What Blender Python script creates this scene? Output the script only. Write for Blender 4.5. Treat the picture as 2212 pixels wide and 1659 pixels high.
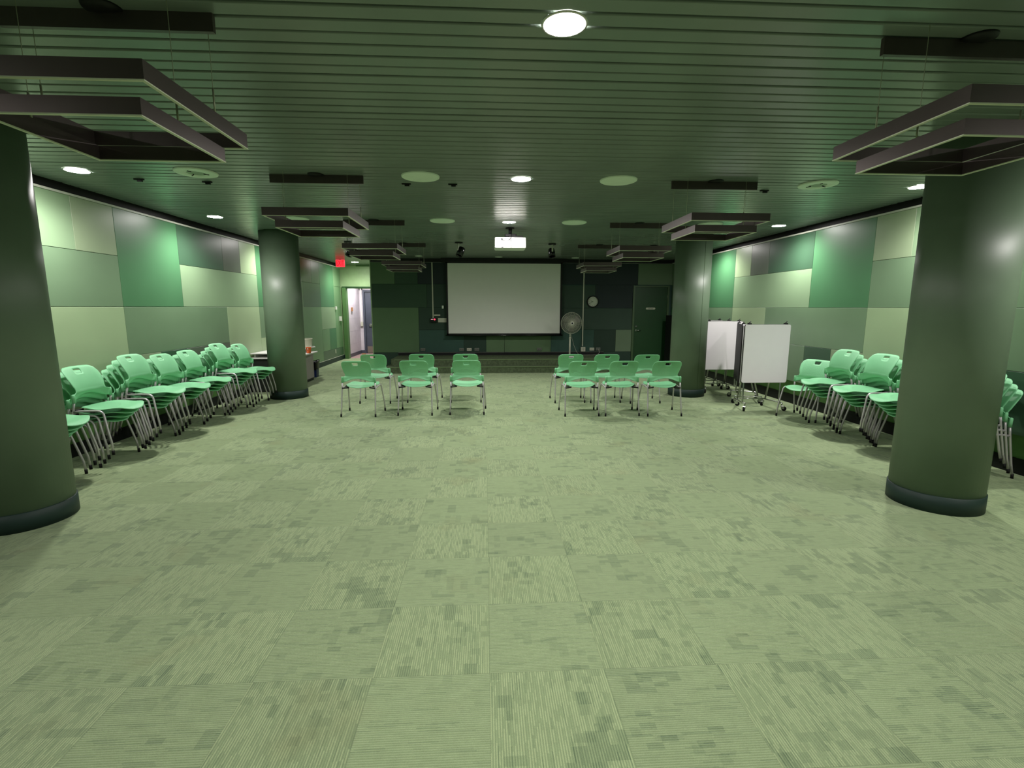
import bpy, bmesh, math, random
from mathutils import Vector, Matrix
random.seed(7)
PI = math.pi
for o in list(bpy.data.objects): bpy.data.objects.remove(o)
SC = bpy.context.scene
COL = SC.collection

# ------------------------------------------------------------------ camera
CAM_H = 1.56
F_PX, PITCH, YAW, ROLL = 1062.0, 0.1548, 0.0541, 0.0013
cam_data = bpy.data.cameras.new('camera'); cam = bpy.data.objects.new('camera', cam_data); COL.objects.link(cam)
cam_data.sensor_width = 36.0; cam_data.lens = F_PX / 2212 * 36.0; cam_data.clip_start = 0.02; cam_data.clip_end = 100
cy, sy = math.cos(YAW), math.sin(YAW)
fw = Vector((sy*math.cos(PITCH), cy*math.cos(PITCH), -math.sin(PITCH)))
r0 = Vector((cy, -sy, 0)); u0 = r0.cross(fw)
rt = math.cos(ROLL)*r0 + math.sin(ROLL)*u0; up = -math.sin(ROLL)*r0 + math.cos(ROLL)*u0
M = Matrix((rt, up, -fw)).transposed().to_4x4(); M.translation = (0, 0, CAM_H)
cam.matrix_world = M
SC.camera = cam

# ------------------------------------------------------------------ world, exposure
w = bpy.data.worlds.new('world'); SC.world = w; w.use_nodes = True
w.node_tree.nodes['Background'].inputs[0].default_value = (0.5, 0.6, 0.5, 1)
w.node_tree.nodes['Background'].inputs[1].default_value = 0.02
SC.view_settings.view_transform = 'Standard'; SC.view_settings.look = 'None'
SC.view_settings.exposure = 0.62; SC.view_settings.gamma = 1.0
SC.view_settings.use_curve_mapping = False
SC.cycles.max_bounces = 12; SC.cycles.diffuse_bounces = 7; SC.cycles.transparent_max_bounces = 16

# ------------------------------------------------------------------ lamps (power used by the downlight builder)
LAMP_W = 72.0
LAMP_COL = (1.0, 0.955, 0.93)
LAMP_SPREAD = math.radians(158)

# ================================================================== materials
def lin(c):
    return tuple(((v/255)/12.92 if v/255 <= 0.04045 else ((v/255+0.055)/1.055)**2.4) for v in c)

def mat(name, rgb, rough=0.5, spec=0.5, metal=0.0, var=0.06, vscale=6.0, bump=0.0, bscale=60.0, coat=0.0, crough=0.1, emit=None, estr=0.0, alpha_fn=None):
    m = bpy.data.materials.new(name); m.use_nodes = True
    nt = m.node_tree; b = nt.nodes['Principled BSDF']
    c = lin(rgb)
    tc = nt.nodes.new('ShaderNodeTexCoord')
    nz = nt.nodes.new('ShaderNodeTexNoise'); nz.inputs['Scale'].default_value = vscale; nz.inputs['Detail'].default_value = 3
    nt.links.new(tc.outputs['Object'], nz.inputs['Vector'])
    cr = nt.nodes.new('ShaderNodeValToRGB')
    cr.color_ramp.elements[0].position = 0.3; cr.color_ramp.elements[1].position = 0.7
    cr.color_ramp.elements[0].color = (*[max(0, v*(1-var)) for v in c], 1)
    cr.color_ramp.elements[1].color = (*[min(1, v*(1+var)) for v in c], 1)
    nt.links.new(nz.outputs['Fac'], cr.inputs['Fac']); nt.links.new(cr.outputs['Color'], b.inputs['Base Color'])
    b.inputs['Roughness'].default_value = rough; b.inputs['Metallic'].default_value = metal
    b.inputs['Specular IOR Level'].default_value = spec
    b.inputs['Coat Weight'].default_value = coat; b.inputs['Coat Roughness'].default_value = crough
    if bump:
        n2 = nt.nodes.new('ShaderNodeTexNoise'); n2.inputs['Scale'].default_value = bscale; n2.inputs['Detail'].default_value = 4
        nt.links.new(tc.outputs['Object'], n2.inputs['Vector'])
        bp = nt.nodes.new('ShaderNodeBump'); bp.inputs['Strength'].default_value = bump; bp.inputs['Distance'].default_value = 0.004
        nt.links.new(n2.outputs['Fac'], bp.inputs['Height']); nt.links.new(bp.outputs['Normal'], b.inputs['Normal'])
    if emit:
        b.inputs['Emission Color'].default_value = (*emit, 1); b.inputs['Emission Strength'].default_value = estr
    return m

class NB:
    """tiny helper for math node graphs"""
    def __init__(s, nt): s.nt = nt
    def m(s, op, a, b=None, c=None):
        n = s.nt.nodes.new('ShaderNodeMath'); n.operation = op
        for i, v in enumerate((a, b, c)):
            if v is None: continue
            if isinstance(v, (int, float)): n.inputs[i].default_value = v
            else: s.nt.links.new(v, n.inputs[i])
        return n.outputs[0]
    def comb(s, x, y, z=0.0):
        n = s.nt.nodes.new('ShaderNodeCombineXYZ')
        for i, v in enumerate((x, y, z)):
            if isinstance(v, (int, float)): n.inputs[i].default_value = v
            else: s.nt.links.new(v, n.inputs[i])
        return n.outputs[0]
    def sep(s, v):
        n = s.nt.nodes.new('ShaderNodeSeparateXYZ'); s.nt.links.new(v, n.inputs[0]); return n.outputs
    def white(s, v):
        n = s.nt.nodes.new('ShaderNodeTexWhiteNoise'); n.noise_dimensions = '3D'; s.nt.links.new(v, n.inputs['Vector']); return n.outputs['Value']
    def noise(s, v, scale, detail=2):
        n = s.nt.nodes.new('ShaderNodeTexNoise'); n.inputs['Scale'].default_value = scale; n.inputs['Detail'].default_value = detail
        s.nt.links.new(v, n.inputs['Vector']); return n.outputs['Fac']
    def mix(s, f, a, b):
        n = s.nt.nodes.new('ShaderNodeMix'); n.data_type = 'RGBA'
        if isinstance(f, (int, float)): n.inputs[0].default_value = f
        else: s.nt.links.new(f, n.inputs[0])
        for i, v in ((6, a), (7, b)):
            if isinstance(v, tuple): n.inputs[i].default_value = (*v, 1)
            else: s.nt.links.new(v, n.inputs[i])
        return n.outputs[2]

def carpet_mat(name, base, dark, light, tile=0.499, x0=0.009, y0=1.905):
    m = bpy.data.materials.new(name); m.use_nodes = True; nt = m.node_tree; b = nt.nodes['Principled BSDF']
    N = NB(nt); g = nt.nodes.new('ShaderNodeTexCoord'); P = N.sep(g.outputs['Object'])
    x = N.m('SUBTRACT', P[0], x0); y = N.m('SUBTRACT', P[1], y0)
    ix = N.m('FLOOR', N.m('DIVIDE', x, tile)); iy = N.m('FLOOR', N.m('DIVIDE', y, tile))
    par = N.m('MODULO', N.m('ABSOLUTE', N.m('ADD', ix, iy)), 2.0)        # 1 -> ribs run along Y
    npar = N.m('SUBTRACT', 1.0, par)
    al = N.m('ADD', N.m('MULTIPLY', y, par), N.m('MULTIPLY', x, npar))    # along the ribs
    ac = N.m('ADD', N.m('MULTIPLY', x, par), N.m('MULTIPLY', y, npar))    # across the ribs
    trnd = N.white(N.comb(ix, iy, 3.0))
    # ribs: light yarn on every other rib, broken into short runs
    ribid = N.m('FLOOR', N.m('DIVIDE', ac, 0.0048))
    ribalt = N.m('MODULO', N.m('ABSOLUTE', ribid), 2.0)
    runoff = N.m('MULTIPLY', N.white(N.comb(ribid, 2.0, 11.0)), 0.3)
    rib = N.white(N.comb(ribid, N.m('FLOOR', N.m('DIVIDE', N.m('ADD', al, runoff), 0.055)), 1.0))
    yarn = N.noise(N.comb(N.m('MULTIPLY', al, 90.0), N.m('MULTIPLY', ac, 210.0), 0.0), 1.0, 3)
    speck = N.noise(N.comb(x, y, 0.0), 330.0, 2)
    mott = N.noise(N.comb(x, y, 6.0), 22.0, 3)
    a1, b1 = N.m('FLOOR', N.m('DIVIDE', al, 0.0624)), N.m('FLOOR', N.m('DIVIDE', ac, 0.0288))
    a2, b2 = N.m('FLOOR', N.m('DIVIDE', al, 0.040)), N.m('FLOOR', N.m('DIVIDE', ac, 0.0432))
    bl1 = N.white(N.comb(a1, b1, 5.0)); bl2 = N.white(N.comb(a2, b2, 9.0))
    c1 = N.m('GREATER_THAN', N.noise(N.comb(N.m('MULTIPLY', a1, 0.0624), N.m('MULTIPLY', b1, 0.0288), par), 4.6, 1), 0.615)
    c2 = N.m('GREATER_THAN', N.noise(N.comb(N.m('MULTIPLY', a2, 0.040), N.m('MULTIPLY', b2, 0.0432), N.m('ADD', par, 4.0)), 3.6, 1), 0.53)
    d1 = N.m('MULTIPLY', N.m('GREATER_THAN', bl1, 0.28), c1)
    d2 = N.m('MULTIPLY', N.m('GREATER_THAN', bl2, 0.74), c2)
    dash = N.m('GREATER_THAN', N.white(N.comb(N.m('FLOOR', N.m('DIVIDE', N.m('ADD', al, runoff), 0.11)), ribid, 7.0)), 0.93)
    gapn = N.m('ADD', 0.45, N.m('MULTIPLY', ribalt, 0.55))
    blk = N.m('MULTIPLY', N.m('ADD', N.m('MULTIPLY', d1, 0.36), N.m('MULTIPLY', d2, 0.20)), gapn)
    blk = N.m('ADD', blk, N.m('MULTIPLY', dash, 0.26))
    blk = N.m('MULTIPLY', blk, N.m('ADD', 0.45, N.m('MULTIPLY', yarn, 0.9)))
    blk = N.m('ADD', blk, N.m('MULTIPLY', ribalt, N.m('ADD', 0.07, N.m('MULTIPLY', par, 0.08))))
    lt = N.m('MULTIPLY', N.m('GREATER_THAN', rib, 0.36), N.m('ADD', 0.08, N.m('MULTIPLY', par, 0.30)))
    lt = N.m('MULTIPLY', lt, N.m('SUBTRACT', 1.0, ribalt))
    lt = N.m('MULTIPLY', lt, N.m('ADD', 0.25, N.m('MULTIPLY', yarn, 1.4)))
    lt = N.m('MULTIPLY', lt, N.m('SUBTRACT', 1.0, N.m('MULTIPLY', N.m('MAXIMUM', d1, d2), 0.75)))
    broad = N.noise(N.comb(x, y, 8.0), 1.3, 3)
    sp = N.m('ADD', N.m('MULTIPLY', N.m('SUBTRACT', speck, 0.5), 0.75), N.m('MULTIPLY', N.m('SUBTRACT', mott, 0.5), 0.22))
    c = N.mix(N.m('MINIMUM', blk, 0.85), lin(base), lin(dark))
    c = N.mix(lt, c, lin(light))
    # faint brownish wear marks
    wear = N.m('MULTIPLY', N.m('SUBTRACT', N.m('MAXIMUM', N.noise(N.comb(x, y, 20.0), 2.2, 2), 0.62), 0.62), 2.4)
    c = N.mix(wear, c, lin((128, 132, 92)))
    hs = nt.nodes.new('ShaderNodeHueSaturation'); nt.links.new(c, hs.inputs['Color'])
    val = N.m('ADD', 0.88, N.m('MULTIPLY', trnd, 0.09)); val = N.m('ADD', val, N.m('MULTIPLY', broad, 0.14)); val = N.m('ADD', val, sp)
    # fine line where two tiles meet
    fx = N.m('ABSOLUTE', N.m('SUBTRACT', N.m('FRACT', N.m('DIVIDE', x, tile)), 0.5))
    fy = N.m('ABSOLUTE', N.m('SUBTRACT', N.m('FRACT', N.m('DIVIDE', y, tile)), 0.5))
    seam = N.m('GREATER_THAN', N.m('MAXIMUM', fx, fy), 0.4955)
    val = N.m('SUBTRACT', val, N.m('MULTIPLY', seam, 0.10))
    nt.links.new(val, hs.inputs['Value']); nt.links.new(hs.outputs['Color'], b.inputs['Base Color'])
    b.inputs['Roughness'].default_value = 0.95; b.inputs['Specular IOR Level'].default_value = 0.12
    b.inputs['Sheen Weight'].default_value = 0.12; b.inputs['Sheen Roughness'].default_value = 0.6
    bp = nt.nodes.new('ShaderNodeBump'); bp.inputs['Strength'].default_value = 0.5; bp.inputs['Distance'].default_value = 0.003
    wv = N.m('SINE', N.m('MULTIPLY', ac, 2*PI/0.0096))
    nt.links.new(N.m('ADD', wv, yarn), bp.inputs['Height']); nt.links.new(bp.outputs['Normal'], b.inputs['Normal'])
    return m

def perforated_mat(name, rgb, rough, mode):
    """moulded plastic with real see-through slots"""
    m = mat(name, rgb, rough, 0.5, var=0.03)
    nt = m.node_tree; b = nt.nodes['Principled BSDF']; N = NB(nt)
    g = nt.nodes.new('ShaderNodeTexCoord'); P = N.sep(g.outputs['Object'])
    px, py, pz = P
    v = pz if mode == 'back' else py
    pitch = 0.0115
    # rows run diagonally and mirror about the centre line
    ax = N.m('ABSOLUTE', px)
    row = N.m('DIVIDE', v, pitch); ir = N.m('FLOOR', row)
    off = N.m('MULTIPLY', N.m('MODULO', N.m('ABSOLUTE', ir), 2.0), 0.5)
    colm = N.m('ADD', N.m('DIVIDE', px, pitch*1.25), off)
    fu = N.m('SUBTRACT', N.m('FRACT', colm), 0.5); fv = N.m('SUBTRACT', N.m('FRACT', row), 0.5)
    d = N.m('SQRT', N.m('ADD', N.m('MULTIPLY', N.m('MULTIPLY', fu, fu), 1.0), N.m('MULTIPLY', N.m('MULTIPLY', fv, fv), 1.9)))
    hole = N.m('LESS_THAN', d, 0.235)
    if mode == 'back':
        reg = N.m('MULTIPLY', N.m('LESS_THAN', ax, 0.168), N.m('MULTIPLY', N.m('GREATER_THAN', v, 0.585), N.m('LESS_THAN', v, 0.790)))
        inh = N.m('MULTIPLY', N.m('LESS_THAN', ax, 0.052), N.m('GREATER_THAN', v, 0.735))
        reg = N.m('MULTIPLY', reg, N.m('SUBTRACT', 1.0, inh))
    else:
        yy = N.m('ADD', v, 0.04)
        rr = N.m('SQRT', N.m('ADD', N.m('MULTIPLY', N.m('DIVIDE', ax, 0.165), N.m('DIVIDE', ax, 0.165)), N.m('MULTIPLY', N.m('DIVIDE', yy, 0.125), N.m('DIVIDE', yy, 0.125))))
        reg = N.m('LESS_THAN', rr, 1.0)
    hole = N.m('MULTIPLY', hole, reg)
    nt.links.new(N.m('SUBTRACT', 1.0, hole), b.inputs['Alpha'])
    return m

def column_mat(name, rgb):
    m = mat(name, rgb, 0.46, 0.6, var=0.07, vscale=3.0)
    nt = m.node_tree; b = nt.nodes['Principled BSDF']
    tg = nt.nodes.new('ShaderNodeTangent'); tg.direction_type = 'RADIAL'; tg.axis = 'Z'
    nt.links.new(tg.outputs[0], b.inputs['Tangent']); b.inputs['Anisotropic'].default_value = 0.75
    return m

MT = {}
def defmats():
    g = MT
    g['carpet'] = carpet_mat('carpet_tiles', (140, 158, 117), (68, 92, 68), (186, 200, 152))
    g['step_carpet'] = mat('step_carpet', (84, 96, 72), 0.95, 0.1, var=0.25, vscale=25, bump=0.5, bscale=200)
    g['step_edge'] = mat('step_nosing', (110, 132, 92), 0.7, 0.3, var=0.1)
    g['slat'] = mat('ceiling_slat_paint', (114, 124, 117), 0.26, 0.5, var=0.10, vscale=1.5, bump=0.03, bscale=6)
    g['void'] = mat('ceiling_void', (8, 9, 8), 0.9, 0.1)
    g['trimlight'] = mat('pale_metal_trim', (196, 198, 186), 0.4, 0.5)
    g['black'] = mat('matt_black', (10, 10, 11), 0.6, 0.4)
    g['blackgloss'] = mat('gloss_black', (8, 8, 9), 0.25, 0.5)
    pal = dict(P=(154, 176, 138), L=(140, 158, 126), M=(110, 136, 106), N=(132, 158, 124), D=(74, 122, 84), T=(58, 88, 66), O=(90, 102, 86), B=(76, 106, 80), G=(106, 142, 102))
    for k, c in pal.items():
        g['pan_'+k] = mat('wall_panel_'+k.lower(), c, 0.38, 0.5, var=0.035, vscale=2.0, bump=0.04, bscale=30)
    dark = dict(a=(50, 76, 56), b=(86, 114, 80), c=(42, 64, 52), d=(32, 44, 46), e=(52, 82, 72), f=(92, 118, 84), g=(104, 124, 98), h=(52, 72, 60), i=(38, 58, 46))
    for k, c in dark.items():
        g['dk_'+k] = mat('stage_panel_'+k, c, 0.6, 0.35, var=0.04, vscale=3.0)
    g['wallgreen'] = mat('green_wall_paint', (86, 128, 66), 0.5, 0.4)
    g['doorgreen'] = mat('green_door_paint', (30, 66, 34), 0.38, 0.5)
    g['framegreen'] = mat('green_frame_paint', (70, 94, 62), 0.4, 0.5)
    g['jamb'] = mat('green_jamb_paint', (84, 122, 72), 0.45, 0.4)
    g['base'] = mat('rubber_base', (30, 50, 46), 0.55, 0.4)
    g['baseblack'] = mat('black_base', (12, 16, 14), 0.6, 0.3)
    g['column'] = column_mat('column_paint', (100, 118, 97))
    g['bronze'] = mat('bronze_metal', (88, 78, 78), 0.34, 0.5, metal=0.65, var=0.06)
    g['framelip'] = mat('pale_frame_edge', (206, 210, 188), 0.5, 0.4)
    g['cable'] = mat('steel_cable', (150, 155, 130), 0.4, 0.5, metal=0.4)
    g['seat'] = perforated_mat('green_seat_plastic', (128, 198, 148), 0.45, 'seat')
    g['back'] = perforated_mat('green_back_plastic', (128, 198, 148), 0.5, 'back')
    g['chrome'] = mat('silver_tube', (196, 192, 194), 0.34, 0.5, metal=0.55)
    g['rubber'] = mat('black_rubber', (9, 9, 10), 0.7, 0.3)
    g['board'] = mat('white_board', (240, 234, 240), 0.35, 0.5, var=0.01)
    g['boardedge'] = mat('white_board_edge', (200, 198, 170), 0.4, 0.5)
    g['steel'] = mat('chrome_steel', (180, 182, 178), 0.18, 0.5, metal=0.95)
    g['screen'] = mat('projection_fabric', (222, 222, 216), 0.9, 0.1, var=0.01)
    g['white'] = mat('white_plastic', (225, 224, 220), 0.4, 0.5, var=0.02)
    g['offwhite'] = mat('offwhite_plastic', (196, 196, 178), 0.45, 0.5, var=0.03)
    g['speaker'] = mat('speaker_grille', (216, 228, 214), 0.55, 0.4, var=0.04, bump=0.15, bscale=150)
    g['speaker2'] = mat('speaker_cone', (150, 166, 148), 0.6, 0.3)
    g['grey'] = mat('grey_metal', (120, 122, 116), 0.4, 0.5, metal=0.5)
    g['corrwhite'] = mat('white_block_paint', (205, 198, 204), 0.5, 0.4)
    g['exitwall'] = mat('light_green_paint', (150, 178, 132), 0.45, 0.4)
    g['corrjoint'] = mat('block_joint', (188, 180, 188), 0.5, 0.3)
    g['corrdoor'] = mat('slate_door_paint', (70, 76, 88), 0.4, 0.5)
    g['corrfloor'] = mat('corridor_carpet', (150, 128, 122), 0.9, 0.1, var=0.2, vscale=20)
    g['kick'] = mat('brushed_kick_plate', (150, 140, 128), 0.35, 0.5, metal=0.6)
    g['orange'] = mat('orange_plastic', (228, 100, 34), 0.35, 0.5)
    g['lilac'] = mat('pale_laminate', (150, 144, 142), 0.5, 0.4)
    g['darkgrey'] = mat('dark_laminate', (34, 38, 34), 0.5, 0.4)
    g['blue'] = mat('blue_plastic', (16, 30, 66), 0.4, 0.5)
    g['brownlabel'] = mat('wood_plate', (170, 120, 80), 0.5, 0.4)
    g['dial'] = mat('clock_dial', (196, 200, 184), 0.5, 0.4, var=0.02)
    g['glass'] = mat('door_glass', (170, 180, 172), 0.15, 0.5)
    g['lens'] = mat('lit_lamp_lens', (255, 250, 240), 0.5, 0.3, emit=(1.0, 0.96, 0.92), estr=130.0)
    g['reflector'] = mat('lamp_reflector', (190, 188, 182), 0.3, 0.5, metal=0.6)
    g['exitface'] = mat('lit_exit_face', (200, 20, 20), 0.5, 0.3, emit=(1.0, 0.055, 0.085), estr=0.66)
    g['exitletter'] = mat('lit_exit_letter', (200, 0, 0), 0.5, 0.3, emit=(0.62, 0.0, 0.0), estr=0.8)
    g['led'] = mat('red_led', (200, 30, 40), 0.4, 0.4, emit=(1.0, 0.05, 0.10), estr=1.2)
    g['ledw'] = mat('pale_led', (240, 200, 200), 0.4, 0.4, emit=(1.0, 0.6, 0.6), estr=0.8)
defmats()

# ================================================================== mesh helpers
def bm_new(): return bmesh.new()
def box(bm, x0, x1, y0, y1, z0, z1, mi=0):
    vs = [bm.verts.new(p) for p in ((x0,y0,z0),(x1,y0,z0),(x1,y1,z0),(x0,y1,z0),(x0,y0,z1),(x1,y0,z1),(x1,y1,z1),(x0,y1,z1))]
    for f in ((0,3,2,1),(4,5,6,7),(0,1,5,4),(1,2,6,5),(2,3,7,6),(3,0,4,7)):
        fc = bm.faces.new([vs[i] for i in f]); fc.material_index = mi
def rbox(bm, x0, x1, y0, y1, z0, z1, r=0.01, seg=2):
    t = bmesh.new(); box(t, x0, x1, y0, y1, z0, z1)
    bmesh.ops.bevel(t, geom=list(t.edges), offset=r, segments=seg, affect='EDGES', profile=0.5)
    merge(bm, t)
def merge(bm, t, M=None):
    mp = {}
    for v in t.verts:
        mp[v] = bm.verts.new(M @ v.co if M else v.co)
    for f in t.faces:
        try:
            nf = bm.faces.new([mp[v] for v in f.verts]); nf.material_index = f.material_index; nf.smooth = f.smooth
        except ValueError: pass
    t.free()
def xform(bm, M):
    for v in bm.verts: v.co = M @ v.co
def tube(bm, pts, r, n=10, caps=True, smooth=True, radii=None):
    pts = [Vector(p) for p in pts]; rings = []
    t0 = (pts[1]-pts[0]).normalized()
    ref = Vector((0,0,1)) if abs(t0.z) < 0.9 else Vector((1,0,0))
    u = t0.cross(ref).normalized()
    for i, p in enumerate(pts):
        if i == 0: t = t0
        elif i == len(pts)-1: t = (pts[-1]-pts[-2]).normalized()
        else: t = ((pts[i+1]-p).normalized() + (p-pts[i-1]).normalized()).normalized()
        u = (u - t*u.dot(t)).normalized(); v = t.cross(u)
        rr = radii[i] if radii else r
        rings.append([bm.verts.new(p + (u*math.cos(a)+v*math.sin(a))*rr) for a in [2*PI*k/n for k in range(n)]])
    for a, b in zip(rings, rings[1:]):
        for k in range(n):
            f = bm.faces.new((a[k], a[(k+1)%n], b[(k+1)%n], b[k])); f.smooth = smooth
    if caps:
        bm.faces.new(list(reversed(rings[0]))); bm.faces.new(rings[-1])
def lathe(bm, prof, n=32, axis='z', c=(0,0,0), smooth=True, mi=0, close=True):
    """prof = [(r, h)...]; revolve about an axis through c"""
    c = Vector(c); rings = []
    for r, h in prof:
        ring = []
        for k in range(n):
            a = 2*PI*k/n; x, y = r*math.cos(a), r*math.sin(a)
            p = {'z': (x, y, h), 'y': (x, h, y), 'x': (h, x, y)}[axis]
            ring.append(bm.verts.new(c + Vector(p)))
        rings.append(ring)
    for a, b in zip(rings, rings[1:]):
        for k in range(n):
            f = bm.faces.new((a[k], a[(k+1)%n], b[(k+1)%n], b[k])); f.smooth = smooth; f.material_index = mi
    if close:
        for ring in (rings[0], rings[-1]):
            try: f = bm.faces.new(ring); f.material_index = mi
            except ValueError: pass
def cyl(bm, x, y, z0, z1, r, n=24): lathe(bm, [(r, z0), (r, z1)], n, 'z', (x, y, 0))
def obj(name, bm, m, parent=None, loc=None, fix=True):
    if fix: bmesh.ops.recalc_face_normals(bm, faces=list(bm.faces))
    me = bpy.data.meshes.new(name); bm.to_mesh(me); bm.free()
    for k in (m if isinstance(m, (list, tuple)) else [m]): me.materials.append(MT[k] if isinstance(k, str) else k)
    o = bpy.data.objects.new(name, me); COL.objects.link(o)
    if parent: o.parent = parent
    if loc: o.location = loc
    return o
def text_obj(name, s, size, m, parent, loc, rot=(PI/2,0,0), depth=0.001, sx=1.0, align='CENTER', label=None):
    cu = bpy.data.curves.new('tmp', 'FONT'); cu.body = s; cu.size = size; cu.extrude = depth
    cu.align_x = align; cu.align_y = 'CENTER'
    t = bpy.data.objects.new('tmp', cu); COL.objects.link(t)
    dg = bpy.context.evaluated_depsgraph_get(); dg.update()
    me = bpy.data.meshes.new_from_object(t.evaluated_get(dg)); bpy.data.objects.remove(t)
    me.materials.clear(); me.materials.append(MT[m])
    o = bpy.data.objects.new(name, me); COL.objects.link(o); o.parent = parent
    o.location = loc; o.rotation_euler = rot; o.scale = (sx, 1, 1)
    if label: o['label'] = label
    return o
def tag(o, label, cat, group=None, kind=None):
    o['label'] = label; o['category'] = cat
    if group: o['group'] = group
    if kind: o['kind'] = kind
    return o
def thing(name, label, cat, loc=(0,0,0), rz=0.0, group=None):
    o = bpy.data.objects.new(name, None); COL.objects.link(o); o.location = loc; o.rotation_euler = (0,0,rz)
    o.empty_display_size = 0.1
    return tag(o, label, cat, group)
def struct(name, bm, m, label=None):
    o = obj(name, bm, m); o['kind'] = 'structure'
    if label: o['label'] = label
    return o
def copy_tree(o, parent=None):
    c = o.copy(); COL.objects.link(c)
    if parent: c.parent = parent
    for ch in list(o.children): copy_tree(ch, c)
    return c

# ================================================================== the room
XL, XR, YS, YE, YN = -4.30, 4.97, 13.10, 15.20, -3.20     # side walls, stage wall, exit wall, wall behind
H = 2.80
ZT = 2.70
G = 0.591

bm = bm_new(); box(bm, XL-0.2, XR+0.2, YN-0.1, YE+0.15, -0.10, 0.0)
struct('floor', bm, 'carpet', 'green patterned carpet tile floor')
bm = bm_new(); box(bm, -5.2, -2.0, YE+0.15, 17.6, -0.10, 0.0); struct('floor_corridor', bm, 'corrfloor')

# slatted ceiling: long metal slats running across the room with open joints
bm = bm_new()
pitch = 0.1057; y = YN; k = 0
x0, x1 = XL+0.03, XR-0.02
while y < YE:
    gap = 0.013 + 0.003*random.random() + (0.010 if random.random() < 0.09 else 0) - (0.009 if random.random() < 0.10 else 0)
    a, b = y + gap/2, y + pitch - gap/2
    dz = random.uniform(-0.0012, 0.0012)
    prof = [(a+0.001, H+0.035), (a, H+0.008), (a+0.0022, H+0.0025), (a+0.006, H), (b-0.006, H), (b-0.0022, H+0.0025), (b, H+0.008), (b-0.001, H+0.035)]
    xe = x1 if a < YS else -2.90
    va = [bm.verts.new((x0, p[0], p[1]+dz)) for p in prof]; vb = [bm.verts.new((xe, p[0], p[1]+dz)) for p in prof]
    for i in range(len(prof)-1):
        f = bm.faces.new((va[i], vb[i], vb[i+1], va[i+1])); f.smooth = i not in (3,)
    y += pitch
struct('ceiling', bm, 'slat', 'dark green metal slat ceiling')
bm = bm_new(); box(bm, XL-0.2, XR+0.2, YN-0.1, YE+0.1, H+0.05, H+0.12); struct('ceiling_deck', bm, 'void')

def panel_wall(name, axis, plane, base_bm, base_mat, rects, mats, prot=0.02, label=None, parname='wall_panel'):
    """rects = (u0, u1, z0, z1, key); each panel is a child of the wall"""
    wl = struct(name, base_bm, base_mat, label)
    for u0, u1, z0, z1, key in rects:
        g = 0.0022; p = bm_new()
        t = bmesh.new()
        if axis == 'x+': box(t, plane-prot, plane, u0+g, u1-g, z0+g, z1-g)
        elif axis == 'x-': box(t, plane, plane+prot, u0+g, u1-g, z0+g, z1-g)
        else: box(t, u0+g, u1-g, plane, plane+prot, z0+g, z1-g)
        bmesh.ops.bevel(t, geom=list(t.edges), offset=0.0016, segments=1, affect='EDGES')
        merge(p, t)
        obj(parname, p, mats+key, wl)
    return wl

z1_, z2_, z3_ = 0.97, 1.56, 2.15
# ---- left wall
LW = []
def cell(L, u0, u1, za, zb, k): L.append((u0, u1, za, zb, k))
yl = 6.17
L = LW
cell(L, -3.2, -1.0, .38, 1.56, 'M'); cell(L, -1.0, 1.4, .38, 1.56, 'L'); cell(L, -3.2, -0.4, 1.56, ZT, 'N'); cell(L, -0.4, 1.4, 1.56, ZT, 'D')
cell(L, 1.4, 3.2, .38, 1.56, 'M'); cell(L, 1.4, 2.6, 1.56, ZT, 'P'); cell(L, 2.6, 4.4, 1.56, z3_, 'N'); cell(L, 2.6, 3.8, z3_, ZT, 'O'); cell(L, 3.8, 4.4, z3_, ZT, 'L')
cell(L, 3.2, 4.98, .38, 1.56, 'N')
cell(L, 4.4, 4.98, 1.56, ZT, 'M')
cell(L, 4.98, 5.575, z3_, ZT, 'N'); cell(L, 5.575, yl, z3_, ZT, 'L'); cell(L, 4.98, yl, z2_, z3_, 'M')
cell(L, 4.98, yl, .38, z2_, 'P')
cell(L, yl, 7.355, z2_, ZT, 'D')
cell(L, 7.355, 8.54, z3_, ZT, 'T'); cell(L, 8.54, 9.12, z3_, ZT, 'O'); cell(L, 9.12, 9.725, z3_, ZT, 'P')
cell(L, 7.355, 9.725, z2_, z3_, 'N'); cell(L, 9.725, 10.9, z2_, ZT, 'D')
cell(L, yl, 8.54, z1_, z2_, 'M'); cell(L, 8.54, 9.725, .38, z2_, 'P')
cell(L, yl, 6.76, .38, z1_, 'L'); cell(L, 6.76, 7.355, .38, z1_, 'T'); cell(L, 7.355, 8.54, .38, z1_, 'O')
cell(L, 9.725, 10.9, z1_, z2_, 'M'); cell(L, 9.725, 10.9, .38, z1_, 'P')
# beyond the far column
cell(L, 10.9, 12.08, z3_, ZT, 'O'); cell(L, 10.9, 12.08, z2_, z3_, 'M'); cell(L, 12.08, 12.70, z3_, ZT, 'O'); cell(L, 12.70, 13.31, z3_, ZT, 'B')
cell(L, 12.08, 13.31, z2_, z3_, 'B'); cell(L, 10.9, 13.31, .14, z2_, 'G'); cell(L, 13.31, 14.48, z2_, ZT, 'D')
cell(L, 13.31, 14.52, z1_, z2_, 'N'); cell(L, 13.31, 13.92, .38, z1_, 'G'); cell(L, 13.92, 14.52, .38, z1_, 'D')
cell(L, 14.48, 15.16, z3_, ZT, 'G'); cell(L, 14.48, 15.16, z2_, z3_, 'G'); cell(L, 14.52, 15.16, .38, z2_, 'G'); cell(L, 13.31, 15.16, .14, .38, 'B')
bm = bm_new(); box(bm, XL-0.15, XL-0.025, YN, YE+0.15, 0, H+0.05)
wl = panel_wall('wall_left', 'x-', XL-0.02, bm, 'wallgreen', LW, 'pan_', label='left wall clad in green panels')
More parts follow.
